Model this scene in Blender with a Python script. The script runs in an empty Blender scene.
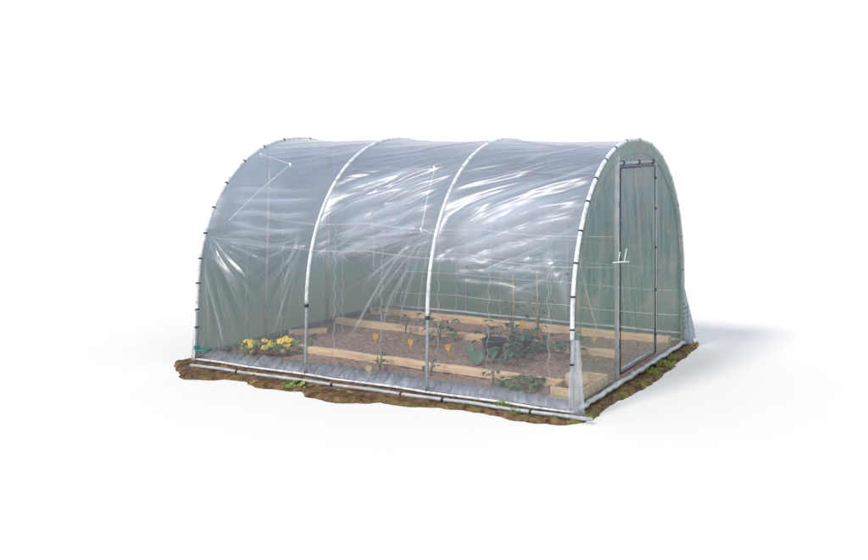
import bpy, math, random
import numpy as np
from mathutils import Vector, Matrix
random.seed(7); rng = np.random.default_rng(7)
scene = bpy.context.scene
COL = scene.collection
PI = math.pi
# ------------------------------------------------------------------ geometry constants (metres)
L, W, H, H0, NEXP = 4.462, 3.0, 2.357, 0.70, 2.186
HX = [0.0, 1.50, 2.955, L]
GZ = -0.055                                   # level of the white surface; the soil lies on it

def profile(n=1600):
    t = np.linspace(0, PI, n)
    c, s = -np.cos(t), np.sin(t)
    y = W/2 + W/2*np.sign(c)*np.abs(c)**(2/NEXP); z = H0 + (H-H0)*np.abs(s)**(2/NEXP)
    y = np.r_[np.zeros(200), y, np.full(200, W)]
    z = np.r_[np.linspace(0, H0, 200, endpoint=False), z, np.linspace(H0, 0, 201)[1:]]
    S = np.r_[0, np.cumsum(np.hypot(np.diff(y), np.diff(z)))]
    return y, z, S
PY, PZ, PS = profile()
STOT = PS[-1]
def at_s(s):
    s = np.asarray(s, float)
    y = np.interp(s, PS, PY); z = np.interp(s, PS, PZ)
    e = 0.02
    dy = np.interp(s+e, PS, PY)-np.interp(s-e, PS, PY); dz = np.interp(s+e, PS, PZ)-np.interp(s-e, PS, PZ)
    l = np.hypot(dy, dz)+1e-9
    return y, z, -dz/l, dy/l                 # point and outward normal

# ------------------------------------------------------------------ materials
def mat(name, cols, scale=8.0, rough=0.6, metal=0.0, bump=0.0, bscale=40.0, detail=6.0, stretch=(1, 1, 1), spec=0.5, noise_rough=0.0, trans=0.0):
    m = bpy.data.materials.new(name); m.use_nodes = True
    nt = m.node_tree; b = nt.nodes['Principled BSDF']
    tc = nt.nodes.new('ShaderNodeTexCoord'); mp = nt.nodes.new('ShaderNodeMapping'); mp.inputs['Scale'].default_value = stretch
    nt.links.new(tc.outputs['Object'], mp.inputs['Vector'])
    nz = nt.nodes.new('ShaderNodeTexNoise'); nz.inputs['Scale'].default_value = scale; nz.inputs['Detail'].default_value = detail
    nt.links.new(mp.outputs['Vector'], nz.inputs['Vector'])
    cr = nt.nodes.new('ShaderNodeValToRGB'); el = cr.color_ramp.elements
    while len(el) < len(cols): el.new(0.5)
    for i, c in enumerate(cols):
        el[i].position = 0.3+0.4*i/(max(1, len(cols)-1)); el[i].color = (*c, 1)
    nt.links.new(nz.outputs['Fac'], cr.inputs['Fac']); nt.links.new(cr.outputs['Color'], b.inputs['Base Color'])
    b.inputs['Roughness'].default_value = rough; b.inputs['Metallic'].default_value = metal
    b.inputs['Specular IOR Level'].default_value = spec
    if bump:
        n2 = nt.nodes.new('ShaderNodeTexNoise'); n2.inputs['Scale'].default_value = bscale; n2.inputs['Detail'].default_value = 8
        nt.links.new(mp.outputs['Vector'], n2.inputs['Vector'])
        bp = nt.nodes.new('ShaderNodeBump'); bp.inputs['Strength'].default_value = bump; bp.inputs['Distance'].default_value = 0.02
        nt.links.new(n2.outputs['Fac'], bp.inputs['Height']); nt.links.new(bp.outputs['Normal'], b.inputs['Normal'])
    return m
M = {}
M['white_pipe'] = mat('bright_pipe', [(.42, .45, .47), (.68, .70, .72), (.80, .81, .82)], 22, .38, spec=.6)
M['steel'] = mat('galvanised_steel', [(.26, .30, .33), (.42, .46, .49)], 30, .38, .55)
M['pale_pipe'] = mat('pale_grey_pipe', [(.30, .32, .33), (.55, .57, .58)], 9, .5, .1)
M['dark_rail'] = mat('dark_rail', [(.07, .085, .095), (.16, .18, .19)], 9, .5)
M['clip'] = mat('black_clip_plastic', [(.015, .017, .02), (.04, .045, .05)], 20, .45)
M['wood'] = mat('pale_timber', [(.60, .37, .20), (.78, .53, .33), (.85, .63, .43)], 3.5, .75, bump=.3, bscale=16, stretch=(1, 9, 9))
M['box_wood'] = mat('box_timber', [(.40, .27, .15), (.56, .41, .26), (.66, .53, .37)], 5, .75, bump=.25, bscale=20, stretch=(2, 6, 9))
M['sack'] = mat('tan_paper', [(.46, .32, .22), (.60, .45, .32)], 6, .8, bump=.4, bscale=12)
M['leaf'] = mat('leaf_green', [(.035, .085, .035), (.07, .15, .055), (.11, .20, .08)], 9, .5)
M['leaf_blue'] = mat('leaf_dull_green', [(.04, .09, .06), (.07, .14, .09), (.11, .19, .12)], 9, .5)
M['leaf_bright'] = mat('grass_green', [(.10, .17, .03), (.20, .28, .05), (.30, .33, .09)], 9, .6)
M['dry_grass'] = mat('straw', [(.34, .26, .12), (.50, .40, .2)], 9, .8)
M['stem'] = mat('stem_green', [(.10, .14, .06), (.2, .2, .1)], 9, .6)
M['petal'] = mat('yellow_petal', [(.78, .52, .02), (.92, .70, .06)], 12, .6)
M['petal_heart'] = mat('orange_heart', [(.55, .22, .02), (.65, .3, .03)], 12, .6)
M['tag'] = mat('yellow_plastic', [(.80, .42, .02), (.92, .55, .05)], 12, .5)
M['dull_tag'] = mat('buff_plastic', [(.55, .42, .2), (.66, .5, .28)], 12, .6)
M['navy'] = mat('navy_plastic', [(.018, .025, .05), (.04, .05, .085)], 12, .5)
M['terracotta'] = mat('terracotta', [(.20, .10, .08), (.30, .15, .12)], 12, .8)
M['cord'] = mat('white_cord', [(.75, .76, .78), (.85, .86, .87)], 12, .6)
M['wire'] = mat('galvanised_wire', [(.45, .48, .5), (.66, .68, .7)], 60, .35, .3)
M['teal'] = mat('teal_cord', [(.0, .20, .16), (.01, .32, .26)], 60, .6)
M['hem'] = mat('hem_green', [(.10, .25, .21), (.2, .36, .32)], 12, .6)
M['white'] = mat('white_enamel', [(.8, .8, .8), (.86, .86, .86)], 10, .35)

def soil_material():
    m = bpy.data.materials.new('soil'); m.use_nodes = True; nt = m.node_tree; b = nt.nodes['Principled BSDF']
    N = nt.nodes.new; K = nt.links.new
    tc = N('ShaderNodeTexCoord')
    def noise(sc, det=8, st=(1, 1, 1)):
        mp = N('ShaderNodeMapping'); mp.inputs['Scale'].default_value = st; K(tc.outputs['Object'], mp.inputs['Vector'])
        n = N('ShaderNodeTexNoise'); n.inputs['Scale'].default_value = sc; n.inputs['Detail'].default_value = det; n.inputs['Roughness'].default_value = .65; K(mp.outputs['Vector'], n.inputs['Vector']); return n
    def ramp(src, cols, a=.3, z=.7):
        cr = N('ShaderNodeValToRGB'); el = cr.color_ramp.elements
        while len(el) < len(cols): el.new(.5)
        for i, c in enumerate(cols): el[i].position = a+(z-a)*i/(len(cols)-1); el[i].color = (*c, 1)
        K(src, cr.inputs['Fac']); return cr
    inner = ramp(noise(26).outputs['Fac'], [(.16, .098, .075), (.33, .215, .17), (.48, .345, .28)])
    outer = ramp(noise(13, 10, (1, 1, 1)).outputs['Fac'], [(.035, .019, .010), (.13, .075, .04), (.22, .14, .075), (.42, .31, .18)], .33, .72)
    moss = ramp(noise(16).outputs['Fac'], [(.06, .075, .02), (.17, .17, .05), (.27, .22, .09)])
    mm = ramp(noise(4.5).outputs['Fac'], [(0, 0, 0), (1, 1, 1)], .50, .60)
    at = N('ShaderNodeAttribute'); at.attribute_name = 'outside'
    am = N('ShaderNodeAttribute'); am.attribute_name = 'moss'
    mu = N('ShaderNodeMath'); mu.operation = 'MULTIPLY'; K(mm.outputs['Color'], mu.inputs[0]); K(am.outputs['Fac'], mu.inputs[1])
    x1 = N('ShaderNodeMixRGB'); K(mu.outputs[0], x1.inputs['Fac']); K(outer.outputs['Color'], x1.inputs['Color1']); K(moss.outputs['Color'], x1.inputs['Color2'])
    x2 = N('ShaderNodeMixRGB'); K(at.outputs['Fac'], x2.inputs['Fac']); K(inner.outputs['Color'], x2.inputs['Color1']); K(x1.outputs['Color'], x2.inputs['Color2'])
    K(x2.outputs['Color'], b.inputs['Base Color']); b.inputs['Roughness'].default_value = .95; b.inputs['Specular IOR Level'].default_value = .15
    bp = N('ShaderNodeBump'); bp.inputs['Strength'].default_value = .9; bp.inputs['Distance'].default_value = .02
    K(noise(45).outputs['Fac'], bp.inputs['Height']); K(bp.outputs['Normal'], b.inputs['Normal'])
    return m

def film_material(name, cols, rough=.34, gloss=1.35, zc=(0.0, 2.4), fine=.06, fscale=7.0, refl_blot=None):
    """thin polythene: clear, with a milky share (attribute haze, on the cover also painted sheen) and a skin gloss that grows towards grazing"""
    m = bpy.data.materials.new(name); m.use_nodes = True; nt = m.node_tree; nt.nodes.clear()
    N = nt.nodes.new; K = nt.links.new
    out = N('ShaderNodeOutputMaterial'); tc = N('ShaderNodeTexCoord')
    hz = N('ShaderNodeAttribute'); hz.attribute_name = 'haze'
    far = N('ShaderNodeAttribute'); far.attribute_name = 'tint'
    cr = N('ShaderNodeValToRGB'); el = cr.color_ramp.elements
    while len(el) < len(cols): el.new(.5)
    for i, (p, c) in enumerate(cols): el[i].position = p; el[i].color = (*c, 1)
    sx = N('ShaderNodeSeparateXYZ'); K(tc.outputs['Object'], sx.inputs[0])
    nz = N('ShaderNodeTexNoise'); nz.inputs['Scale'].default_value = 1.6; nz.inputs['Detail'].default_value = 4; K(tc.outputs['Object'], nz.inputs['Vector'])
    # height + blotches
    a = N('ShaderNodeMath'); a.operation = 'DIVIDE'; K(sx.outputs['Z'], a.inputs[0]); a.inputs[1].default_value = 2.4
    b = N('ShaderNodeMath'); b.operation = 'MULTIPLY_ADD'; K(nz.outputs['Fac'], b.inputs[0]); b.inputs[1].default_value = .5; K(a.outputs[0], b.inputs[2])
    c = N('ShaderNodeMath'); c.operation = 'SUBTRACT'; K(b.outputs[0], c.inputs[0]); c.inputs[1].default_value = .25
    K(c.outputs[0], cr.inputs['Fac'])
    colout = cr.outputs['Color']
    if refl_blot:  # tan patches put a warm reflection into the film colour
        n3 = N('ShaderNodeTexNoise'); n3.inputs['Scale'].default_value = refl_blot[1]; n3.inputs['Detail'].default_value = 3
        mp3 = N('ShaderNodeMapping'); mp3.inputs['Location'].default_value = (3.1, 7.7, 1.2); mp3.inputs['Scale'].default_value = (1, 1, 1.6); K(tc.outputs['Object'], mp3.inputs['Vector']); K(mp3.outputs['Vector'], n3.inputs['Vector'])
        r3 = N('ShaderNodeValToRGB'); r3.color_ramp.elements[0].position = .52; r3.color_ramp.elements[1].position = .68; K(n3.outputs['Fac'], r3.inputs['Fac'])
        bm_ = N('ShaderNodeMath'); bm_.operation = 'MULTIPLY'; K(r3.outputs['Color'], bm_.inputs[0]); bm_.inputs[1].default_value = refl_blot[2]
        x3 = N('ShaderNodeMixRGB'); K(bm_.outputs[0], x3.inputs['Fac']); K(colout, x3.inputs['Color1']); x3.inputs['Color2'].default_value = (*refl_blot[0], 1)
        colout = x3.outputs['Color']
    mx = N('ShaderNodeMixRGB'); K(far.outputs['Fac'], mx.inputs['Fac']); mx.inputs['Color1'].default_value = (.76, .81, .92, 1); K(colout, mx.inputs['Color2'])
    df = N('ShaderNodeBsdfDiffuse'); tl = N('ShaderNodeBsdfTranslucent'); K(mx.outputs['Color'], df.inputs['Color']); K(mx.outputs['Color'], tl.inputs['Color'])
    bp = N('ShaderNodeBump'); bp.inputs['Strength'].default_value = fine; bp.inputs['Distance'].default_value = .01
    n2 = N('ShaderNodeTexNoise'); n2.inputs['Scale'].default_value = fscale; n2.inputs['Detail'].default_value = 5; n2.inputs['Roughness'].default_value = .6; K(tc.outputs['Object'], n2.inputs['Vector'])
    K(n2.outputs['Fac'], bp.inputs['Height'])
    milk = N('ShaderNodeMixShader'); milk.inputs[0].default_value = .35; K(df.outputs[0], milk.inputs[1]); K(tl.outputs[0], milk.inputs[2])
    tr = N('ShaderNodeBsdfTransparent'); tr.inputs['Color'].default_value = (.97, .985, .985, 1)
    body = N('ShaderNodeMixShader'); K(hz.outputs['Fac'], body.inputs[0]); K(tr.outputs[0], body.inputs[1]); K(milk.outputs[0], body.inputs[2])
    gl = N('ShaderNodeBsdfGlossy'); gl.inputs['Roughness'].default_value = rough; K(bp.outputs['Normal'], gl.inputs['Normal'])
    lw = N('ShaderNodeLayerWeight'); lw.inputs['Blend'].default_value = .5; K(bp.outputs['Normal'], lw.inputs['Normal'])
    pw = N('ShaderNodeMath'); pw.operation = 'POWER'; K(lw.outputs['Facing'], pw.inputs[0]); pw.inputs[1].default_value = 2.6
    ma = N('ShaderNodeMath'); ma.operation = 'MULTIPLY_ADD'; K(pw.outputs[0], ma.inputs[0]); ma.inputs[1].default_value = .75*gloss; ma.inputs[2].default_value = .055*gloss; ma.use_clamp = True
    sh = N('ShaderNodeMixShader'); K(ma.outputs[0], sh.inputs[0]); K(body.outputs[0], sh.inputs[1]); K(gl.outputs[0], sh.inputs[2])
    K(sh.outputs[0], out.inputs['Surface'])
    return m
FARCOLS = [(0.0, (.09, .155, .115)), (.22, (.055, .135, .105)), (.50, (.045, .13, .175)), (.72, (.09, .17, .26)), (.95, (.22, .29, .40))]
M['film'] = film_material('polythene_film', FARCOLS, refl_blot=((.30, .25, .20), 2.2, .35))
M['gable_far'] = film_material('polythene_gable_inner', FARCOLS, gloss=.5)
M['gable_near'] = film_material('polythene_gable_door_end', [(0, (.24, .33, .23)), (.30, (.09, .22, .16)), (.6, (.12, .22, .19)), (.95, (.22, .35, .32))], gloss=.45, refl_blot=((.44, .33, .25), 2.4, .55))
M['skirt'] = film_material('polythene_skirt', [(0, (.66, .65, .72)), (1, (.72, .71, .77))], rough=.25, gloss=1.8, fine=.05, fscale=30)
M['soil'] = soil_material()
M['paper'] = mat('white_surface', [(.81, .765, .70), (.815, .77, .705)], 3, .95, spec=0)

# ------------------------------------------------------------------ mesh helpers
class MB:
    def __init__(s): s.v = []; s.f = []
    def add(s, v, f):
        k = len(s.v); s.v += [tuple(map(float, p)) for p in v]; s.f += [tuple(i+k for i in q) for q in f]
    def tube(s, pts, r, n=8, cap=True):
        pts = [Vector(p) for p in pts]; R = r if isinstance(r, (list, tuple)) else [r]*len(pts)
        V = []; F = []; up = None
        for i, p in enumerate(pts):
            d = (pts[min(i+1, len(pts)-1)]-pts[max(i-1, 0)]).normalized()
            if up is None:
                a = Vector((0, 0, 1)) if abs(d.z) < .9 else Vector((1, 0, 0)); up = (a-d*a.dot(d)).normalized()
            else: up = (up-d*up.dot(d)).normalized()
            w = d.cross(up)
            for j in range(n):
                t = 2*PI*j/n; V.append(p+(up*math.cos(t)+w*math.sin(t))*R[i])
        for i in range(len(pts)-1):
            for j in range(n):
                F.append((i*n+j, i*n+(j+1) % n, (i+1)*n+(j+1) % n, (i+1)*n+j))
        if cap: F.append(tuple(range(n))[::-1]); F.append(tuple((len(pts)-1)*n+j for j in range(n)))
        s.add(V, F); return s
    def box(s, c, d, rz=0, bev=.004, rx=0):
        x, y, z = [q/2 for q in d]; b = min(bev, x*.6, y*.6, z*.6)
        V = []
        Mx = Matrix.Rotation(rz, 3, 'Z') @ Matrix.Rotation(rx, 3, 'X')
        rings = [(-z, x-b, y-b), (-z+b, x, y), (z-b, x, y), (z, x-b, y-b)]
        for (zz, xx, yy) in rings:
            k = b if xx == x else 0
            for (px, py) in ((xx, yy-k), (xx-k, yy), (-xx+k, yy), (-xx, yy-k), (-xx, -yy+k), (-xx+k, -yy), (xx-k, -yy), (xx, -yy+k)):
                V.append(Vector(c)+Mx @ Vector((px, py, zz)))
        F = []
        for i in range(3):
            for j in range(8): F.append((i*8+j, i*8+(j+1) % 8, (i+1)*8+(j+1) % 8, (i+1)*8+j))
        F.append(tuple(range(8))[::-1]); F.append(tuple(24+j for j in range(8)))
        s.add(V, F); return s
    def leaf(s, p, d, up, ln, w, bend=.3, lobes=0):
        """a folded, drooping leaf blade"""
        p = Vector(p); d = Vector(d).normalized(); up = Vector(up); side = d.cross(up)
        if side.length < .01: side = d.cross(Vector((1, 0, 0)))
        side.normalize(); up = side.cross(d)
        V = []; F = []; n = 5
        for i in range(n+1):
            t = i/n; ww = w*.5*math.sin(PI*min(1, t*.93+.04))**.7*(1+(.25 if (lobes and i % 2) else 0))
            c = p+d*ln*t+up*(-bend*ln*t*t)
            V += [c-side*ww+up*ww*.3, c, c+side*ww+up*ww*.3]
        for i in range(n):
            a = i*3; F += [(a, a+1, a+4, a+3), (a+1, a+2, a+5, a+4)]
        s.add(V, F); return s
    def build(s, name, m, parent=None, smooth=True, loc=None):
        me = bpy.data.meshes.new(name); me.from_pydata(s.v, [], s.f); me.update()
        if smooth: me.polygons.foreach_set('use_smooth', [True]*len(me.polygons))
        me.materials.append(m)
        o = bpy.data.objects.new(name, me); COL.objects.link(o)
        if parent: o.parent = parent
        if loc: o.location = loc
        return o
def tag(o, label=None, cat=None, group=None, kind=None):
    if label: o['label'] = label
    if cat: o['category'] = cat
    if group: o['group'] = group
    if kind: o['kind'] = kind
    return o
def empty(name, loc=(0, 0, 0), rz=0):
    o = bpy.data.objects.new(name, None); COL.objects.link(o); o.location = loc; o.rotation_euler = (0, 0, rz); o.empty_display_size = .1
    return o
def grid_obj(name, P, m, parent=None, attrs={}, keep=None):
    """P: (nu, nv, 3)"""
    nu, nv = P.shape[:2]
    idx = np.arange(nu*nv).reshape(nu, nv)
    Q = np.stack([idx[:-1, :-1], idx[1:, :-1], idx[1:, 1:], idx[:-1, 1:]], -1).reshape(-1, 4)
    if keep is not None:
        Q = Q[keep[Q].all(1)]
        used = np.unique(Q); remap = -np.ones(nu*nv, int); remap[used] = np.arange(len(used))
        Q = remap[Q]; V = P.reshape(-1, 3)[used]; attrs = {k: a.reshape(-1)[used] for k, a in attrs.items()}
    else: V = P.reshape(-1, 3)
    me = bpy.data.meshes.new(name)
    me.vertices.add(len(V)); me.vertices.foreach_set('co', V.astype(np.float32).ravel())
    me.loops.add(len(Q)*4); me.loops.foreach_set('vertex_index', Q.astype(np.int32).ravel())
    me.polygons.add(len(Q)); me.polygons.foreach_set('loop_start', np.arange(0, len(Q)*4, 4, dtype=np.int32))
    me.polygons.foreach_set('use_smooth', np.ones(len(Q), bool))
    me.update(calc_edges=True)
    for k, a in attrs.items():
        at = me.attributes.new(k, 'FLOAT', 'POINT'); at.data.foreach_set('value', a.astype(np.float32).ravel())
    me.materials.append(m)
    o = bpy.data.objects.new(name, me); COL.objects.link(o)
    if parent: o.parent = parent
    return o
_T = rng.random((256, 256))
def vn(x, y, seed=0):
    x = np.asarray(x)+seed*17.31; y = np.asarray(y)+seed*9.77
    i = np.floor(x).astype(int); j = np.floor(y).astype(int); fx = x-i; fy = y-j
    fx = fx*fx*fx*(fx*(fx*6-15)+10); fy = fy*fy*fy*(fy*(fy*6-15)+10)
    g = lambda a, b: _T[a % 256, b % 256]
    return (g(i, j)*(1-fx)*(1-fy)+g(i+1, j)*fx*(1-fy)+g(i, j+1)*(1-fx)*fy+g(i+1, j+1)*fx*fy)*2-1
def fbm(x, y, seed=0, oc=4):
    return sum(vn(x*2**k, y*2**k, seed+k)*.5**k for k in range(oc))
def sstep(a, b, x):
    t = np.clip((x-a)/(b-a), 0, 1); return t*t*(3-2*t)

# ------------------------------------------------------------------ the setting
R_ = 160
g = MB(); g.add([(-R_, -R_, GZ), (R_, -R_, GZ), (R_, R_, GZ), (-R_, R_, GZ)], [(0, 1, 2, 3)])
tag(g.build('ground', M['paper'], smooth=False), 'plain white surface all around the soil patch', kind='structure')

OUT = [(-.12, .14), (-.33, -.03), (-.08, -.22), (.26, -.47), (.42, -.53), (.58, -.47), (.79, -.35), (1.01, -.33), (1.28, -.45), (1.57, -.42), (1.74, -.38), (1.93, -.48), (2.27, -.53), (2.53, -.44), (2.68, -.34), (2.9, -.36), (3.09, -.29), (3.32, -.25), (3.5, -.22), (3.65, -.22), (3.86, -.24), (4.04, -.31), (4.29, -.27), (4.52, -.20), (4.64, -.07), (4.66, .19), (4.64, .51), (4.67, .88), (4.72, 1.1), (4.71, 1.61), (4.70, 1.99), (4.68, 2.46), (4.66, 2.88), (4.62, 3.21), (4.5, 3.4), (4.2, 3.3), (3, 3.22), (1.5, 3.25), (.3, 3.2), (-.12, 3.1), (-.1, 2), (-.08, 1)]
O = np.array(OUT)
gx = np.arange(-.45, 4.9, .016); gy = np.arange(-.7, 3.5, .016)
X, Y = np.meshgrid(gx, gy, indexing='ij')
def sdist(X, Y, O):
    d = np.full(X.shape, 1e9); ins = np.zeros(X.shape, bool)
    for k in range(len(O)):
        a, b = O[k], O[(k+1) % len(O)]; ab = b-a
        t = np.clip(((X-a[0])*ab[0]+(Y-a[1])*ab[1])/(ab@ab), 0, 1)
        d = np.minimum(d, np.hypot(X-a[0]-ab[0]*t, Y-a[1]-ab[1]*t))
        c = (a[1] > Y) != (b[1] > Y)
        xx = a[0]+(Y-a[1])/((b[1]-a[1]) or 1e-9)*(b[0]-a[0])
        ins ^= c & (X < xx)
    return np.where(ins, d, -d)
D = sdist(X, Y, O)+.018*fbm(X*9, Y*9, 3, 3)
inside = sstep(-.03, .06, Y)*sstep(L+.05, L-.05, X)*sstep(W+.1, W, Y)*sstep(-.05, .05, X)
Z = GZ-.012+(-GZ+.005)*sstep(0, .07, D)+.012*fbm(X*7, Y*7, 5, 5)*sstep(0, .08, D)
Z += inside*(.008+.016*np.abs(fbm(X*5, Y*5, 8, 5)))
clod = (vn(X*23, Y*23, 61) > .55)*(vn(X*7, Y*7, 62)+.6).clip(0, 1); Z += .010*clod*sstep(.0, .1, D)
Z -= .02*(1-inside)*sstep(.0, .15, D)
Z -= .04*np.exp(-((Y+.075)/.045)**2)*sstep(.0, .06, D)*(X > .0)*(X < 4.5)
Z = np.where(D > .03, np.maximum(Z, GZ+.006+.006*fbm(X*20, Y*20, 7, 2)), Z)
P = np.stack([X, Y, Z], -1)
mossy = np.clip(sstep(4.4, 4.6, X)+sstep(3.3, 3.7, X)*sstep(0, -.05, Y)*.8+.5*sstep(.12, .02, D), 0, 1)
soil = grid_obj('soil', P, M['soil'], attrs={'outside': 1-inside, 'moss': mossy}, keep=(D > -.004).ravel())
tag(soil, 'brown crumbly garden soil under and around the tunnel', kind='structure')

# ------------------------------------------------------------------ the polytunnel
tun = empty('polytunnel', (0, 0, 0))
tag(tun, 'hooped garden polytunnel in clear plastic film with white tubes and door end', 'greenhouse')
def hoop_pts(x, s0, s1, n=70, off=0.0):
    s = np.linspace(s0, s1, n); y, z, ny, nz = at_s(s)
    return [(x, y[i]+ny[i]*off, z[i]+nz[i]*off) for i in range(n)]
SJ = 0.70                                     # where the legs end and the sleeves whitened for film shine begin
for i, x in enumerate(HX):
    end = i in (0, 3)
    h = MB().tube(hoop_pts(x, 0.0, STOT, 140), .0155, 10).build('hoop', M['steel'], tun)
    sj = [.50, SJ, SJ, .62][i]
    MB().tube(hoop_pts(x, sj, STOT-sj, 120, .004), .0195 if end else .0180, 12).build('sleeve', M['white_pipe'], h)  # on the middle hoops the white paints the shine of taut film
    if not end:
        for sd in (0, 1):
            s0 = sj-.03 if sd == 0 else STOT-sj-.01
            MB().tube(hoop_pts(x, s0, s0+.03, 3, .004), .0215, 12).build('coupling', M['clip'], h)
    else:
        if i == 0: cl = [.33, .52, .80, 1.06, 1.33, 1.62, 1.93, 2.28, 2.62, 2.95, 3.4, 3.9, 4.4, 4.9, 5.4, 5.9]
        else: cl = [.40, .70, .98, 1.27, 1.56, 1.85, 2.12, 2.40, 2.66, 2.95, 3.3, 3.65, 4.0, 4.4, 4.8, 5.2, 5.6, 6.0]
        for s0 in cl:
            MB().tube(hoop_pts(x, s0, s0+.016, 3, .004), .0222, 12).build('clip', M['clip'], h)

# base rails, ridge and purlin lines
for nm, a, b, r, m in (('base_rail', (-.02, -.005, .0), (L+.02, -.005, .0), .012, 'white_pipe'), ('base_rail', (0, W, .02), (L, W, .02), .02, 'pale_pipe'),
                       ('base_rail', (0.02, 0, .03), (0.02, W, .03), .034, 'dark_rail'), ('base_rail', (L+.012, -.02, .0), (L+.012, W+.02, .0), .022, 'pale_pipe'),
                       ('side_rail', (0, W-.03, .11), (L, W-.03, .11), .014, 'pale_pipe'), ('ridge_rail', (0, W/2, H-.045), (L, W/2, H-.045), .012, 'steel')):
    MB().tube([Vector(a).lerp(Vector(b), t/12)+Vector((0, 0, .004*math.sin(t*2.1))) for t in range(13)], r, 10).build(nm, M[m], tun)
pp = MB().tube([(.13+.380*t, -.185+.008*t+.006*math.sin(t*1.7), -.012+.004*math.sin(t*2.3)) for t in range(13)], .017, 10).build('film_clamp_pipe', M['pale_pipe'], tun)
for xx in (.75, 1.95, 2.75, 3.2, 4.1):
    y0 = -.185+.021*(xx-.13)
    MB().tube([(xx, y0, -.012), (xx+.022, y0, -.012)], .021, 10).build('clip', M['clip'], pp)

# near gable (door end) : posts, crossbar, door ; far gable the same posts
def zprof(y):
    k = len(PY)//2
    return float(np.interp(y if y < W/2 else W-y, PY[:k], PZ[:k]))
DY0, DY1, DZ = 1.005, 2.07, 2.13
def posts(x, m='pale_pipe'):
    for y in (DY0, DY1):
        p = MB().tube([(x, y, .0), (x, y, zprof(y)-.02)], .022 if (x > 1 and y == DY0) else .017, 10).build('door_post', M[m], tun)
        if x > 1:
            for zc in ((.35, .62, .95, 1.45, 1.72, 2.0) if y == DY0 else (.28, .75, 1.2, 1.62, 1.95)):
                MB().box((x+.012, y+(.028 if y == DY0 else -.024), zc), (.03, .022, .028), bev=.004).build('clip', M['clip'], p)
    MB().tube([(x, DY0, DZ), (x, DY1, DZ)], .02, 10).build('cross_bar', M['steel'], tun)
posts(L); posts(0.0, 'pale_pipe')
for yy in (DY0+.12, DY0+.55, DY1-.1):
    MB().tube([(L, yy, DZ), (L, yy+.03, DZ)], .027, 10).build('clip', M['clip'], tun)
for k, y in enumerate((DY0, DY1)):
    MB().tube([(L+.01, y-.05, -.005), (L+.01, y+.05, -.005)], .032, 10).build('post_foot', M['pale_pipe'], tun)

door = MB()
dx = L+.018; a, b, c, d = DY0+.045, DY1-.045, .085, DZ-.05
door.tube([(dx, a, c), (dx, b, c)], .010); door.tube([(dx, a, d), (dx, b, d)], .006)
door.tube([(dx, a, c), (dx, a, d)], .0055); door.tube([(dx, b, c), (dx, b, d)], .007)
door = door.build('door', M['clip'], tun)
ins = MB(); ins.tube([(dx-.01, a+.03, c+.04), (dx-.01, b-.03, c+.04)], .014, 8)
ins.build('door_bar', M['steel'], door)
def sheet(yz0, yz1, x, nm, m, parent, hazef, amp=.006, n=(90, 150), tint=1.0, sd=1):
    yy = np.linspace(yz0[0], yz1[0], n[0]); zz = np.linspace(yz0[1], yz1[1], n[1])
    Yg, Zg = np.meshgrid(yy, zz, indexing='ij')
    edge = sstep(0, .06, Yg-yz0[0])*sstep(0, .06, yz1[0]-Yg)
    Xg = x+edge*amp*(fbm(Yg*9+Zg*1.5, Zg*1.1, sd)+.6*fbm(Yg*5, Zg*3, sd+3))
    hz = hazef(Yg, Zg)
    return grid_obj(nm, np.stack([Xg, Yg, Zg], -1), m, parent, {'haze': hz, 'tint': np.full(Yg.shape, tint)})
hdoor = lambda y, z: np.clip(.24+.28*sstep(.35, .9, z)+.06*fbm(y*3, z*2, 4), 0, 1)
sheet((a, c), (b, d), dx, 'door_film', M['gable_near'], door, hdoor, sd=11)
hd = MB()
hz_ = 1.175
hd.tube([(dx+.03, DY0-.22, hz_+.02), (dx+.045, DY0+.0, hz_), (dx+.045, DY0+.15, hz_-.015)], .007)
hd.tube([(dx+.035, DY0-.10, hz_+.01), (dx+.03, DY0-.04, hz_+.10)], .006)
hd.tube([(dx+.045, DY0+.03, hz_), (dx+.04, DY0+.10, hz_+.12)], .007)
hd.build('handle', M['white'], door)

# gable films: a sheet that fills the arch outside the door opening
def gable(x, nm, m, hazef, tint, hole, sd, out):
    yy = np.linspace(0, W, 240); zz = np.linspace(0, 1, 170)
    Yg, T = np.meshgrid(yy, zz, indexing='ij')
    top = np.array([zprof(y) for y in yy])[:, None]
    Zg = T*(top-.005)
    dA = fbm(Yg*7, Zg*1.2, sd, 4)*.008+fbm(Yg*3, Zg*3, sd+5, 3)*.006
    Xg = x+out+dA*sstep(0, .1, Zg)*sstep(0, .08, top-Zg)
    keep = None
    if hole: keep = ~((Yg > DY0+.01) & (Yg < DY1-.01) & (Zg < DZ))
    return grid_obj(nm, np.stack([Xg, Yg, Zg], -1), m, tun, {'haze': np.clip(hazef(Yg, Zg), 0, 1), 'tint': np.full(Yg.shape, tint)}, keep=None if keep is None else keep.ravel())
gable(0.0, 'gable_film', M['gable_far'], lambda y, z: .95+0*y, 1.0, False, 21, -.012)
gable(L, 'gable_film', M['gable_near'], lambda y, z: .18+.30*sstep(.35, 1.1, z)+.10*sstep(1.6, 2.4, y)+.07*fbm(y*3, z*2, 9), 1.0, True, 31, .008)
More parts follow.
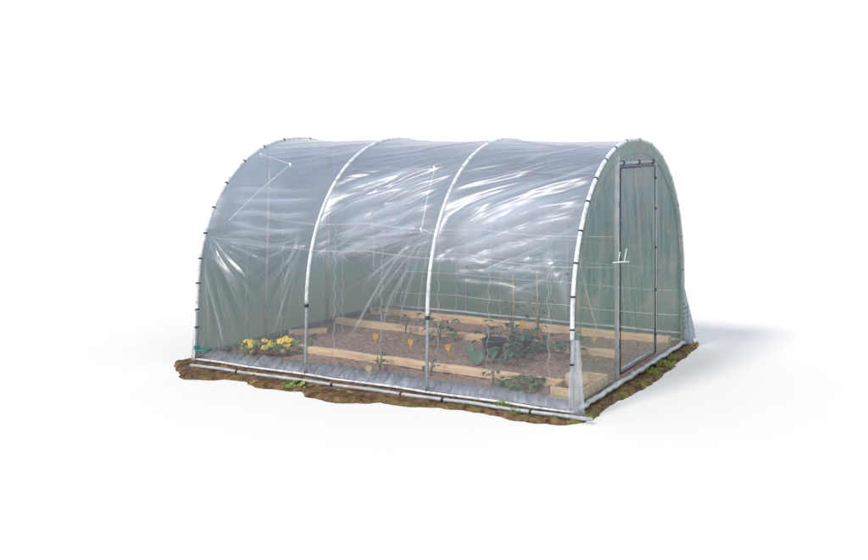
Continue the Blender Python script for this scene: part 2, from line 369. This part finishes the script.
# film lapped over the end hoop on to the gable: a band with a hemmed edge
n = 260; ss = np.linspace(.02, STOT-.02, n); y_, z_, ny_, nz_ = at_s(ss)
ws = np.linspace(0, 1, 12)
bw = .13+.015*fbm(ss*3, ss*0, 2)
Pb = np.zeros((n, 12, 3))
for j, w_ in enumerate(ws):
    Pb[:, j, 0] = L+.03-.012*w_+.004*fbm(ss*12, ss*0+w_*3, 5)
    Pb[:, j, 1] = y_-ny_*bw*w_; Pb[:, j, 2] = z_-nz_*bw*w_
grid_obj('film_hem', Pb, M['gable_near'], tun, {'haze': np.full((n, 12), .42), 'tint': np.full((n, 12), 1.0)})
MB().tube([(L+.022, y_[i]-ny_[i]*bw[i], z_[i]-nz_[i]*bw[i]) for i in range(n)], .0022, 6).build('hem_edge', M['hem'], tun)

# the cover: one big sheet over the hoops with real folds
nx = 640
xs = np.linspace(0, L, nx)
sv = np.r_[np.linspace(0, 3.35, 470), np.linspace(3.35, STOT, 130)[1:]]
XX, SS = np.meshgrid(xs, sv, indexing='ij')
y0, z0, ny0, nz0 = at_s(SS)
disp = np.zeros_like(XX)
bay = np.digitize(XX, HX[1:3])
x0 = np.array(HX)[bay]; x1 = np.array(HX)[bay+1]
U = (XX-x0)/(x1-x0)
mh = np.clip(1-np.abs(2*U-1)**5, 0, 1)                     # dies out at the hoops
mh2 = sstep(0, .10, U)*sstep(0, .10, 1-U)
basem = sstep(.0, .35, SS)
disp -= .028*np.sin(PI*U)**.8*sstep(.3, 2.2, SS)
disp -= .030*(1-np.exp(-U/.055))*sstep(1.0, 0.6, U)*np.exp(-((SS-1.42-.05*vn(XX*9, SS*5, 77))/.26)**2)           # sag between hoops
def rot_noise(ang, along, across, seed, oc=3, warp=.12):
    c_, s_ = math.cos(ang), math.sin(ang)
    Xw = XX+warp*vn(XX*1.3, SS*1.3, seed+40); Sw = SS+warp*.6*vn(XX*1.1+5, SS*1.4, seed+50)
    u = (Xw*c_+Sw*s_)/along; v = (-Xw*s_+Sw*c_)/across
    return fbm(u, v, seed, oc)
def win(a, b, c, d_): return sstep(a, b, SS)*sstep(d_, c, SS)
B = [(bay == k)*1.0 for k in range(3)]
diag = rot_noise(.48, 2.4, .125, 1, 2)+.18*rot_noise(.40, .8, .05, 6, 2)
disp += .026*diag*win(1.0, 1.35, 2.15, 2.6)*(B[1]+B[2])*mh
diag_top = rot_noise(.30, 1.3, .09, 2, 2)
disp += .0055*diag_top*win(2.1, 2.4, 3.1, 3.3)*mh
hor = rot_noise(.0, 1.2, .085, 3, 2)
disp += .011*hor*win(.95, 1.3, 1.75, 2.3)*B[0]*mh
disp += .004*rot_noise(.05, 1.2, .09, 5)*win(.8, 1.0, 1.3, 1.6)*(B[2]*1.2+.4*B[1])*mh
# folds fanning out from the places where the film is pulled tight
for (cx, cs, k, amp, a0, a1, rmax) in ((.07, 1.30, 0, .012, -PI/2, .15, 1.3), (1.60, 1.34, 1, .0035, -1.2, .8, .8), (3.04, 1.34, 2, .004, -1.3, .9, .9),
                                       (2.90, 1.50, 1, .020, PI*.98, PI*1.48, 1.5), (1.42, 1.38, 0, .010, PI, PI*1.45, 1.1), (4.38, 1.35, 2, .005, PI*.9, PI*1.5, 1.0)):
    dxx, dss = XX-cx, SS-cs; r = np.hypot(dxx, dss)+1e-6; th = np.arctan2(dss, dxx)
    if a1 > PI: th = np.where(th < 0, th+2*PI, th)
    am = sstep(a0-.1, a0+.15, th)*sstep(a1+.1, a1-.15, th)
    disp += B[k]*amp*am*fbm(th*9, r*.7, int(cx*10)+60, 3)*sstep(.02, .25, r)*sstep(rmax, rmax*.35, r)*sstep(0, .04, U)*sstep(0, .04, 1-U)
# single sharp creases measured on the film: (x0, s0, x1, s1, width, height)
CR = [(2.71, 1.45, 1.99, .34, .018, .012), (2.79, 1.45, 2.42, .45, .016, .010), (2.69, 1.40, 2.16, .88, .02, .010), (2.84, 1.40, 2.66, .70, .015, .008), (2.70, 1.50, 1.74, 1.15, .03, .012),
      (.07, 1.03, .47, .08, .022, .012), (.20, 1.11, .62, .80, .03, .012), (.10, 1.21, .68, .68, .02, .008), (1.29, 1.43, 1.21, .82, .02, .008), (1.40, 1.28, 1.10, .35, .018, .008),
      (1.60, 1.90, 2.60, 2.32, .045, .016), (1.75, 1.69, 2.80, 2.15, .04, .018), (1.73, 1.47, 2.90, 2.00, .045, .02), (1.71, 1.35, 2.90, 1.80, .04, .018), (1.8, 1.23, 2.85, 1.62, .035, .014),
      (3.15, 1.70, 3.98, 2.15, .045, .018), (3.12, 1.50, 4.15, 1.97, .05, .022), (3.10, 1.42, 4.30, 1.90, .04, .02), (3.2, 1.32, 4.29, 1.75, .04, .018), (3.2, 1.20, 4.2, 1.55, .035, .014),
      (2.96, 3.05, 4.40, 2.66, .03, .012), (2.10, 2.58, 2.93, 3.05, .03, .012), (3.5, 2.40, 4.25, 2.80, .03, .01), (.05, 2.60, 1.45, 2.80, .03, .010),
      (3.15, 1.24, 4.30, 1.16, .02, .010), (3.18, 1.05, 4.2, 1.0, .018, .008), (3.65, 1.12, 4.30, 1.28, .026, .010), (3.78, .95, 4.26, 1.14, .022, .009), (3.2, 1.12, 3.75, 1.18, .024, .009),
      (.15, 1.73, 1.40, 1.76, .035, .012), (.23, 1.58, 1.42, 1.60, .03, .013), (.2, 1.47, 1.45, 1.40, .02, .010), (.27, 1.36, 1.3, 1.42, .025, .011), (.2, 1.26, 1.46, 1.22, .018, .008), (.02, 1.88, 1.35, 1.90, .03, .008),
      (4.40, .80, 4.33, 1.30, .03, -.012), (4.10, 1.35, 4.43, .95, .03, .008)]
cre = np.zeros_like(XX)  # mask for the sheen painted along the creases
CR = [(a_, b_, c_, d_, w_*1.35, am_*1.35) if (w_ >= .035 and am_ >= .014) else (a_, b_, c_, d_, w_, am_) for (a_, b_, c_, d_, w_, am_) in CR]
for (ax, as_, bx, bs, w_, am) in CR:
    dx_, ds_ = bx-ax, bs-as_; l2 = dx_*dx_+ds_*ds_
    wob = .02*vn(XX*3, SS*3, int(ax*31) % 50)
    t = ((XX-ax)*dx_+(SS-as_)*ds_)/l2
    q = ((XX-ax)*ds_-(SS-as_)*dx_)/math.sqrt(l2)+wob*math.sqrt(l2)
    tp = sstep(-.02, .2, t)*sstep(1.05, .7, t)
    gsn = np.exp(-(q/w_)**2)*tp
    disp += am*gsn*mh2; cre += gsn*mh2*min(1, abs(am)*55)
# puckers along the bottom edge and light general crumple
disp += .010*fbm(XX*16+SS*3, SS*2, 70, 3)*sstep(.32, .06, SS)*sstep(0, .05, SS)
disp += .003*fbm(XX*3, SS*3, 80, 2)*mh
disp *= sstep(0, .05, SS)
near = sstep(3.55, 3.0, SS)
disp = np.where(SS > 3.6, disp*.5, disp)
Pf = np.stack([XX, y0+ny0*(disp+.004), z0+nz0*(disp+.004)], -1)
gd = np.gradient(disp, axis=1)/np.gradient(SS, axis=1); gx_ = np.gradient(disp, axis=0)/np.gradient(XX, axis=0)
slope = np.hypot(gd, gx_)
hz_near_sheen = .03+.09*sstep(.9, 1.9, SS)+.07*sstep(2.2, 3.0, SS)+.16*np.clip(slope*1.6, 0, 1)*sstep(.9, 1.5, SS)+.24*np.clip(cre, 0, 1)+.05*fbm(XX*2, SS*2, 90, 4)*sstep(.4, 1.2, SS)+.11*(B[1]+1.3*B[2]+.7*B[0])*np.exp(-((SS-1.65)/.55)**2)  # milky white also paints sky reflection and sun glare into upper film and creases
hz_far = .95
haze = np.clip(hz_near_sheen*near+hz_far*(1-near), .03, .97)
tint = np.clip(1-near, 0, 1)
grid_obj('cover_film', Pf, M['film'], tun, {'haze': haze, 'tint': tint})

# film skirt lying on the soil inside the long side
sx = np.linspace(.02, L-.03, 420); st = np.linspace(0, 1, 26)
SX, ST = np.meshgrid(sx, st, indexing='ij')
wd = .25+.03*fbm(SX*2, SX*0, 12)
Ys = .008+ST*wd; Zs = .012+.035*ST+.055*np.sin(PI*ST)**.7*.4+.010*vn(SX*24+ST*3, ST*.8, 14)*sstep(0, .2, ST)+.003*fbm(SX*50+ST*4, ST*1.5, 15, 2)
hs = np.clip(.66+.5*np.clip(vn(SX*48+ST*5, ST*1.0, 14)-.2, 0, 1)+.08*fbm(SX*3, ST, 4), .2, .95)
grid_obj('film_skirt', np.stack([SX, Ys, Zs], -1), M['skirt'], tun, {'haze': hs, 'tint': np.full(SX.shape, .7)})
# loose film at the corners
def flap(nm, base, top, wid, amp, m, haze, dirn, seed, tie=None):
    T = np.linspace(0, 1, 60); V_ = np.linspace(0, 1, 40); TT, VV = np.meshgrid(T, V_, indexing='ij')
    w_ = wid[0]*(1-TT)+wid[1]*TT
    b0 = np.array(base); t0 = np.array(top)
    C = b0+(t0-b0)*TT[..., None]
    dv = np.array(dirn, float)
    C = C+dv*(VV[..., None])*w_[..., None]
    nrm = np.cross(dv, (0, 0, 1))
    C = C+nrm*(amp*(fbm(VV*5, TT*1.5, seed))*(1.1-TT))[..., None]
    return grid_obj(nm, C, m, tun, {'haze': np.full(TT.shape, haze)+.18*fbm(VV*6, TT*2, seed), 'tint': np.full(TT.shape, .5)})
flap('film_flap', (L-.03, -.02, -.015), (L+.0, -.012, .62), (.16, .07), .02, M['skirt'], .42, (1, .12, 0), 3)
flap('film_flap', (L+.03, W-.03, -.02), (L+.02, W-.01, .62), (.22, .015), .035, M['gable_far'], .85, (.55, .55, 0), 4)
flap('film_flap', (-.03, -.03, .0), (-.02, -.02, .35), (.08, .05), .015, M['skirt'], .5, (.6, -.3, 0), 6)
# white film bundle at the far corner foot and door-end hem roll
MB().tube([(L+.03, W+.05, .0), (L+.07, W+.08, .03), (L+.13, W+.10, .0)], [.03, .05, .02], 10).build('film_bundle', M['white'], tun)
hr = MB(); pts = [(L+.045+.008*math.sin(k*1.3), .05+k*.0735, .022+.006*math.sin(k*2.7)) for k in range(40)]
hr.tube(pts, [.020+.008*random.random() for _ in pts], 8); hr.build('film_hem_roll', M['pale_pipe'], tun)
# cords
def cord(nm, pts, r, m, parent=tun): return MB().tube(pts, r, 6).build(nm, M[m], parent)
def fpt(x, s, off=-.03):
    y, z, ny, nz = at_s(s); return (x, float(y+ny*off), float(z+nz*off))
cord('cord', [fpt(.06, 2.5), fpt(.67, 2.29), fpt(.46, 1.9, -.06), fpt(.25, 1.5)], .0045, 'cord')
cord('cord', [fpt(2.59, 2.28), fpt(2.67, 1.9, -.06), fpt(2.75, 1.52), fpt(2.96, 1.46)], .0045, 'cord')
for (x, s) in ((.67, 2.29), (.06, 2.5), (2.59, 2.28), (2.75, 1.52)):
    p = fpt(x, s); cord('knot', [(p[0]-.012, p[1], p[2]+.012), (p[0], p[1]-.01, p[2]), (p[0]+.012, p[1], p[2]-.035)], .010, 'cord')
def tie(c, r, ax, n=14, m='teal'):
    pts = []
    for k in range(n*6):
        t = 2*PI*k/9; q = random.uniform(.8, 1.2)*r
        pts.append((c[0]+q*math.cos(t), c[1]+q*math.sin(t), c[2]+ax*(k/(n*6)-.5)))
    return cord('tie_rope', pts, .005, m)
tie((.0, -.0, .12), .03, .05, 5)
cord('tie_rope', [(.02, -.025, .115), (.06, -.05, .10), (.11, -.04, .115), (.17, -.02, .10), (.19, -.02, .125)], .009, 'teal')
tie((L+.03, W+.02, .28), .035, .30, 8)
cord('cord', [(L+.0, .12, 1.34), (L-.02, .35, .95), (L-.02, .62, .52)], .004, 'cord')
# training wires along the length
WR = [(.95, 1.12), (.95, 1.42), (2.86, .34), (2.86, .62), (2.84, .88), (2.80, 1.14), (2.72, 1.42), (2.6, 1.70), (1.9, 2.0)]
for k, (y, z) in enumerate(WR):
    sg = .012+.02*random.random()
    pts = [(L*t/24, y+.004*math.sin(t*1.1+k), z-sg*math.sin(PI*((t/8) % 1))+.004*math.sin(t*.9+k)) for t in range(25)]
    cord('training_wire', pts, .0042, 'wire')

# ------------------------------------------------------------------ beds
def board(x0, y0, x1, y1, w, h, label, z=.03):
    ln = math.hypot(x1-x0, y1-y0); rz = math.atan2(y1-y0, x1-x0)
    b = MB(); n = 24
    V = []; F = []
    for i in range(n+1):
        t = i/n-.5
        wy = .006*math.sin(i*.9+x0*7); wz = .003*math.sin(i*1.3+y0)
        for (a, c) in ((-w/2, -h/2), (-w/2, h/2-.006), (-w/2+.006, h/2), (w/2-.006, h/2), (w/2, h/2-.006), (w/2, -h/2)):
            V.append((t*ln, a+wy, c+wz))
    for i in range(n):
        for j in range(6): F.append((i*6+j, (i+1)*6+j, (i+1)*6+(j+1) % 6, i*6+(j+1) % 6))
    F.append(tuple(range(6))); F.append(tuple(n*6+j for j in range(6))[::-1])
    b.add(V, F); o = b.build('timber_board', M['wood'], None, smooth=False)
    o.location = ((x0+x1)/2, (y0+y1)/2, z); o.rotation_euler = (0, 0, rz)
    return tag(o, label, 'board', 'boards laid along the soil beds')
board(.66, .70, 4.10, .62, .07, .07, 'long pale timber board edging the front bed, nearest the clear long side', .048)
board(.14, 2.10, 4.10, 1.93, .09, .075, 'pale timber board running behind the plants in the middle of the soil', .045)
board(.12, 2.83, 4.36, 2.83, .10, .08, 'pale timber board at the back along the far wall', .045)
board(.08, 1.30, .42, 1.58, .06, .08, 'short timber offcut lying by the left end wall', .03)

# tray in the door-end corner
bx = empty('wooden_tray', (4.27, .57, .02), math.radians(0))
tag(bx, 'low open timber tray in the corner beside the front right hoop', 'tray')
for (cx, cy, sx_, sy_) in ((0, -.30, .31, .022), (0, .30, .31, .022), (-.144, 0, .022, .577), (.144, 0, .022, .577)):
    MB().box((cx, cy, .045), (sx_, sy_, .105)).build('side_board', M['box_wood'], bx, smooth=False)
MB().box((0, 0, .0), (.264, .574, .02)).build('tray_bottom', M['box_wood'], bx, smooth=False)
sk = MB(); V = []; F = []
for i in range(9):
    t = i/8; r = (.075+.02*math.sin(PI*t))*(1 if i < 8 else .75)
    for j in range(16):
        th = 2*PI*j/16; rr = r*(1+.10*math.sin(3*th+i*.5)+.04*math.sin(7*th))
        V.append((rr*math.cos(th)*1.25, rr*math.sin(th), .02+.14*t+.02*math.sin(2*th)*t))
for i in range(8):
    for j in range(16): F.append((i*16+j, i*16+(j+1) % 16, (i+1)*16+(j+1) % 16, (i+1)*16+j))
F.append(tuple(8*16+j for j in range(16)))
sk.add(V, F); o = sk.build('paper_sack', M['sack']); o.location = (4.28, .50, .035)
tag(o, 'crumpled tan sack standing in the corner timber tray', 'sack')

# ------------------------------------------------------------------ plants
def plant(x, y, h, spread, n, ls, label, name='tomato_plant', cat='plant', m='leaf_blue', lobes=1, stems=3, group='young plants in the soil beds', flat=0):
    r = empty(name, (x, y, .03)); tag(r, label, cat, group)
    st = MB(); lf = MB()
    for k in range(stems):
        a = random.uniform(0, 2*PI); e = (spread*.5*math.cos(a)*random.random(), spread*.5*math.sin(a)*random.random(), h*random.uniform(.75, 1))
        n = int(n*.8) if k == 0 else n
        mid = (e[0]*.3+random.uniform(-.02, .02), e[1]*.3, e[2]*.5)
        st.tube([(0, 0, -.02), mid, e], [.006, .005, .003], 5)
        for q in range(n//stems):
            t = random.uniform(.15, 1)
            p = Vector(mid).lerp(Vector(e), max(0, t*2-1)) if t > .5 else Vector((0, 0, 0)).lerp(Vector(mid), t*2)
            aa = random.uniform(0, 2*PI); ln = spread*random.uniform(.25, .55)
            tip = p+Vector((math.cos(aa)*ln, math.sin(aa)*ln, random.uniform(-.02, .08)*(1-flat)))
            tip.z = max(tip.z, .01); tip.z = min(tip.z, h*1.1)
            st.tube([p, (p+tip)/2+Vector((0, 0, .02)), tip], [.003, .0025, .002], 4)
            for w_ in range(3):
                da = aa+random.uniform(-1.2, 1.2)
                lf.leaf(tip, (math.cos(da), math.sin(da), random.uniform(-.4, .3)), (0, 0, 1), ls*random.uniform(.6, 1.1), ls*random.uniform(.45, .7), random.uniform(.1, .5), lobes)
    st.build('stem', M['stem'], r); lf.build('leaves', M[m], r)
    return r
plant(1.87, 1.85, .27, .34, 26, .085, 'bushy green plant between the third hoop and the third yellow marker')
plant(.74, 2.16, .20, .24, 9, .05, 'small sparse sprig against the middle board, left of the markers')
plant(1.30, 1.95, .22, .26, 10, .055, 'thin seedling on the middle board behind the second yellow marker')
plant(1.95, 1.45, .16, .24, 12, .05, 'low seedling beside the third hoop leg')
plant(2.74, 1.55, .28, .36, 20, .09, 'leafy plant standing over the left dark pot')
plant(3.06, 1.75, .28, .40, 22, .085, 'leafy plant standing over the right dark pot')
plant(3.18, 1.33, .18, .42, 28, .095, 'wide pale green plant in front of the dark pots')
plant(3.35, 1.95, .12, .36, 12, .08, 'low spreading plant just right of the dark pots')
plant(3.62, 1.75, .26, .24, 12, .085, 'upright plant close to the right front hoop')
plant(2.50, 2.45, .50, .26, 18, .06, 'tall slim plant tied to sticks, left of the back yellow marker')
plant(2.86, 2.40, .55, .26, 18, .06, 'tall slim plant tied to sticks, right of the back yellow marker')
plant(2.10, .42, .20, .20, 9, .045, 'tiny seedling at the foot of a spiral stake in the front strip')
plant(2.68, .47, .18, .14, 8, .045, 'tiny seedling beside the third hoop foot')
plant(3.41, .45, .20, .18, 9, .05, 'small seedling left of the dark green ground plant')
plant(3.72, .36, .09, .34, 34, .08, 'flat dark green plant in the front strip near the right corner', stems=5, flat=1, m='leaf')
# squash with a few big leaves
r = empty('squash_plant', (2.82, 1.12, .03)); tag(r, 'young squash with one big drooping leaf, left of the dark pots', 'plant', 'young plants in the soil beds')
st = MB(); lf = MB()
for (dx_, dy_, hz2, ln, wd_) in ((.02, -.05, .12, .17, .15), (-.1, .02, .17, .13, .10), (.12, .1, .12, .12, .1)):
    st.tube([(0, 0, -.02), (dx_*.5, dy_*.5, hz2*.8), (dx_, dy_, hz2)], .006, 5)
    lf.leaf((dx_, dy_, hz2), (.35+dx_, -.6, -.35), (0, .1, 1), ln, wd_, .35, 0)
st.build('stem', M['stem'], r); lf.build('leaves', M['leaf_blue'], r)
# sticks with the tall plants
for k, (x, y, ht) in enumerate(((2.52, 2.42, .72), (2.86, 2.38, .80))):
    o = MB().tube([(x, y, 0), (x+.01, y, ht*.5), (x-.01, y+.01, ht)], .009, 6).build('cane', M['dry_grass'])
    tag(o, ['wooden cane left of the yellow marker at the back bed', 'wooden cane right of the yellow marker at the back bed'][k], 'cane', 'canes in the back bed')
# dark pots
def pot(nm, x, y, r0, r1, h, m, label, rz=0, tilt=0, group=None):
    b = MB(); V = []; F = []; n = 20
    rg = [(r0, 0), (r1, h*.85), (r1*1.08, h*.86), (r1*1.08, h), (r1*.97, h), (r1*.9, h*.6), (0.001, h*.6)]
    for (rr, zz) in rg:
        for j in range(n): V.append((rr*math.cos(2*PI*j/n), rr*math.sin(2*PI*j/n), zz))
    for i in range(len(rg)-1):
        for j in range(n): F.append((i*n+j, i*n+(j+1) % n, (i+1)*n+(j+1) % n, (i+1)*n+j))
    b.add(V, F); o = b.build(nm, M[m]); o.location = (x, y, .03); o.rotation_euler = (tilt, 0, rz)
    return tag(o, label, 'pot', group)
pot('plant_pot', 2.84, 1.42, .09, .12, .17, 'navy', 'dark navy plastic pot among leaves, the nearer one', group='dark pots among the plants')
pot('plant_pot', 3.04, 1.68, .10, .13, .16, 'navy', 'dark navy plastic pot among leaves, the one further back', group='dark pots among the plants')

# yellow flowers in a planter
fp = empty('flower_planter', (.58, .45, .02), math.radians(22)); tag(fp, 'low terracotta trough of yellow flowers at the left end inside the clear side', 'planter')
MB().box((0, 0, .03), (.44, .13, .05), bev=.012).build('trough', M['terracotta'], fp, smooth=False)
lf = MB(); pe = MB(); he = MB(); st = MB()
for k in range(90):
    a = random.uniform(0, 2*PI); px, py = random.uniform(-.27, .27), random.uniform(-.12, .1)
    lf.leaf((px, py, .07+random.uniform(0, .06)), (math.cos(a), math.sin(a), random.uniform(-.2, .6)), (0, 0, 1), .075, .055, .3)
lf.build('leaves', M['leaf_bright'], fp)
for k in range(24):
    px, py = random.uniform(-.25, .25), random.uniform(-.14, .11); pz = random.uniform(.08, .15)
    c = Vector((px, py, pz))
    tl_ = Vector((random.uniform(-.5, .8), random.uniform(-1, -.2), 1)).normalized()
    pe = MB()
    for j in range(6):
        a = 2*PI*j/6; d_ = Vector((math.cos(a), math.sin(a), .1)); d_ = (d_-tl_*d_.dot(tl_)*.8)
        pe.leaf(c, d_, tl_, .038, .035, .1)
    fl = pe.build('flower', M['petal'], fp)
    MB().tube([c, c+tl_*.01], .009, 6).build('flower_heart', M['petal_heart'], fl)
    MB().tube([(px*.8, py*.7, .04), c], .003, 4).build('stem', M['stem'], fl)
plant(.86, .72, .14, .18, 14, .07, 'trailing green leaves at the right end of the flower trough', m='leaf', lobes=0)

# plant markers
def marker(x, y, label, rz, m='tag', h=.16, sz=.058, tilt=.15):
    r = empty('plant_marker', (x, y, .02), rz); r.rotation_euler = (tilt, random.uniform(-.1, .1), rz)
    tag(r, label, 'plant marker', 'plant markers stuck in the soil')
    b = MB(); b.tube([(0, 0, -.02), (0, .002, h*.7)], .005, 6); b.build('stake', M[m], r)
    b = MB(); q = sz/2
    V = [(-q, 0, h*.62), (-q*.2, 0, h*.5), (q*.8, 0, h*.60), (q, 0, h*.62+sz*.8), (q*.5, 0, h*.62+sz*.72), (-q*.5, 0, h*.62+sz*.85), (-q, 0, h*.62+sz*.7)]
    V2 = [(a_, .004, c_) for (a_, _, c_) in V]; n_ = len(V)
    b.add(V+V2, [tuple(range(n_)), tuple(range(n_, 2*n_))[::-1]]+[(i, (i+1) % n_, n_+(i+1) % n_, n_+i) for i in range(n_)])
    b.build('plate', M[m], r, smooth=False)
marker(1.42, 1.22, 'yellow plastic marker, leftmost in the bare soil of the main bed', .5)
marker(1.95, 1.16, 'yellow plastic marker just left of the third hoop leg', .4)
marker(2.46, 1.13, 'yellow plastic marker just right of the third hoop leg', .5)
marker(2.66, 2.38, 'yellow plastic marker at the back between the tall slim plants', .5, h=.24)
marker(3.68, 2.20, 'yellow plastic marker seen through the end film right of the front hoop', .6)
marker(2.22, .10, 'small dull buff marker on the film strip at the front edge', .4, 'dull_tag', .13, .06)

# spiral stakes
def spiral_mesh():
    b = MB(); n = 150; pts = []
    for i in range(n):
        z = -.05+1.75*i/(n-1); a = 2*PI*z/.19
        rr = .0095 if z > .05 else .002
        pts.append((rr*math.cos(a), rr*math.sin(a), z))
    return b.tube(pts, .0024, 5)
SP = [(.03, .66, 'spiral stake nearest the left end wall, left of the flower trough'), (.36, .86, 'spiral stake rising behind the right end of the flower trough'),
      (1.43, .50, 'spiral stake rising just right of the second hoop by the front board'), (2.03, .50, 'spiral stake midway between the second and third hoops at the front board'),
      (2.65, .62, 'spiral stake just right of the third hoop by the front board'), (3.22, .64, 'spiral stake in front of the pots at the front board'),
      (4.0, .46, 'spiral stake nearest the right front hoop at the front board'),
      (.18, 1.75, 'spiral stake by the left end wall door post'), (.62, 1.62, 'spiral stake right of the short offcut, in bare soil'), (1.05, 2.2, 'spiral stake behind the leftmost yellow marker at the middle board'),
      (1.85, 2.2, 'spiral stake behind the bushy plant at the middle board'), (2.45, 2.22, 'spiral stake at the middle board left of the tall plants'),
      (2.98, 2.14, 'spiral stake at the middle board behind the dark pots'), (3.5, 1.45, 'spiral stake in open soil right of the dark pots')]
sp0 = None
for (x, y, lab) in SP:
    if sp0 is None: sp0 = spiral_mesh().build('spiral_stake', M['wire']); o = sp0
    else: o = sp0.copy(); COL.objects.link(o)
    o.location = (x, y, .0); o.rotation_euler = (random.uniform(-.02, .02), random.uniform(-.02, .02), random.uniform(0, 6)); o.scale = (1, 1, random.uniform(.88, 1.02))
    tag(o, lab, 'plant stake', 'spiral plant stakes')

# grass tufts along the edge
def tuft(nm, x, y, rad, n, h, m, label, leafy=False):
    b = MB()
    for k in range(n):
        a = random.uniform(0, 2*PI); rr = rad*math.sqrt(random.random()); px, py = rr*math.cos(a), rr*math.sin(a)
        d_ = Vector((random.gauss(0, .5), random.gauss(0, .5), 1)) if not leafy else Vector((random.gauss(0, 1), random.gauss(0, 1), .5))
        ln = h*random.uniform(.5, 1.1)
        b.leaf((px, py, -.005), d_, (random.random()-.5, random.random()-.5, .2), ln, .007 if not leafy else ln*.6, random.uniform(.1, .6))
    o = b.build(nm, M[m]); o.location = (x, y, -.025)
    return tag(o, label, 'weed' if leafy else 'grass tuft', 'weeds and grass on the soil edge')
tuft('weed', 1.62, -.27, .10, 46, .075, 'leaf_bright', 'green broad-leaved weed beside the clamp pipe near the second hoop', True)
tuft('grass_tuft', 3.80, -.06, .05, 40, .10, 'leaf_bright', 'upright green grass tuft at the front edge left of the corner')
tuft('grass_tuft', 3.98, -.13, .07, 50, .05, 'leaf_bright', 'short green grass patch at the lowest front edge of the soil')
tuft('grass_tuft', 4.35, -.12, .06, 44, .04, 'leaf_bright', 'short yellow-green grass patch under the end of the clamp pipe')
tuft('grass_tuft', 4.60, .02, .04, 36, .05, 'leaf_bright', 'dark green grass tuft right at the front right corner')
tuft('grass_tuft', 4.60, 1.62, .07, 90, .06, 'leaf_bright', 'green grass tuft below the door sill')
tuft('grass_tuft', 4.60, 1.95, .09, 140, .07, 'leaf_bright', 'largest green grass clump, right of the door')
tuft('grass_tuft', 4.58, 2.30, .07, 90, .05, 'leaf_bright', 'green grass clump between the door and the far corner')
b = MB()
for k in range(900):
    t = random.random()
    if t < .72:
        x = random.uniform(.3, 4.4); y = np.interp(x, [p[0] for p in OUT[3:24]], [p[1] for p in OUT[3:24]])+random.uniform(.01, .11)
        x_, y_ = x, float(y)
    else: x_, y_ = L+random.uniform(.07, .15), random.uniform(.1, 2.9)
    if random.random() < .35 and t < .72: continue
    b.leaf((x_, y_, -.04), (random.gauss(0, 1), random.gauss(0, 1), .5), (0, .3, 1), random.uniform(.015, .045), .005, .3)
tag(b.build('dry_grass_litter', M['dry_grass']), 'straw bits and dry grass scattered on the soil edge', 'litter', kind='stuff')

# ------------------------------------------------------------------ camera
cd = bpy.data.cameras.new('camera'); cam = bpy.data.objects.new('camera', cd); COL.objects.link(cam)
yaw, pitch, roll = math.radians(114.53412788), math.radians(3.07820688), math.radians(.18018816)
f = Vector((math.cos(pitch)*math.cos(yaw), math.cos(pitch)*math.sin(yaw), math.sin(pitch)))
r0 = f.cross(Vector((0, 0, 1))).normalized(); u0 = r0.cross(f)
rr = r0*math.cos(roll)+u0*math.sin(roll); uu = -r0*math.sin(roll)+u0*math.cos(roll)
mw = Matrix((rr, uu, -f)).transposed().to_4x4(); mw.translation = (7.898237, -7.221644, 2.367914)
cam.matrix_world = mw
cd.sensor_fit = 'HORIZONTAL'; cd.sensor_width = 36; cd.lens = 37.59351; cd.shift_x = -.1771876; cd.shift_y = -.2188197
cd.clip_start = .05; cd.clip_end = 1000
scene.camera = cam

# ------------------------------------------------------------------ light
w = bpy.data.worlds.new('World'); scene.world = w; w.use_nodes = True; nt = w.node_tree
bg = nt.nodes['Background']; tc = nt.nodes.new('ShaderNodeTexCoord'); sx_ = nt.nodes.new('ShaderNodeSeparateXYZ'); cr = nt.nodes.new('ShaderNodeValToRGB')
nt.links.new(tc.outputs['Generated'], sx_.inputs[0]); nt.links.new(sx_.outputs['Z'], cr.inputs['Fac'])
e = cr.color_ramp.elements; e[0].position = .22; e[0].color = (1, 1, 1, 1); e[1].position = .72; e[1].color = (.66, .77, .98, 1)
nt.links.new(cr.outputs['Color'], bg.inputs['Color']); bg.inputs['Strength'].default_value = 1.10
sd = Vector((-.24, -.66, .71)).normalized()
sl = bpy.data.lights.new('sun', 'SUN'); sl.energy = 2.1; sl.angle = math.radians(12); sl.color = (1, .96, .9)
so = bpy.data.objects.new('sun', sl); COL.objects.link(so); so.rotation_euler = sd.to_track_quat('Z', 'Y').to_euler(); so.location = (-3, -4, 6)
scene.view_settings.view_transform = 'Standard'; scene.view_settings.look = 'None'; scene.view_settings.exposure = 0; scene.view_settings.gamma = 1
scene.render.engine = 'CYCLES'
scene.cycles.transparent_max_bounces = 32; scene.cycles.max_bounces = 12
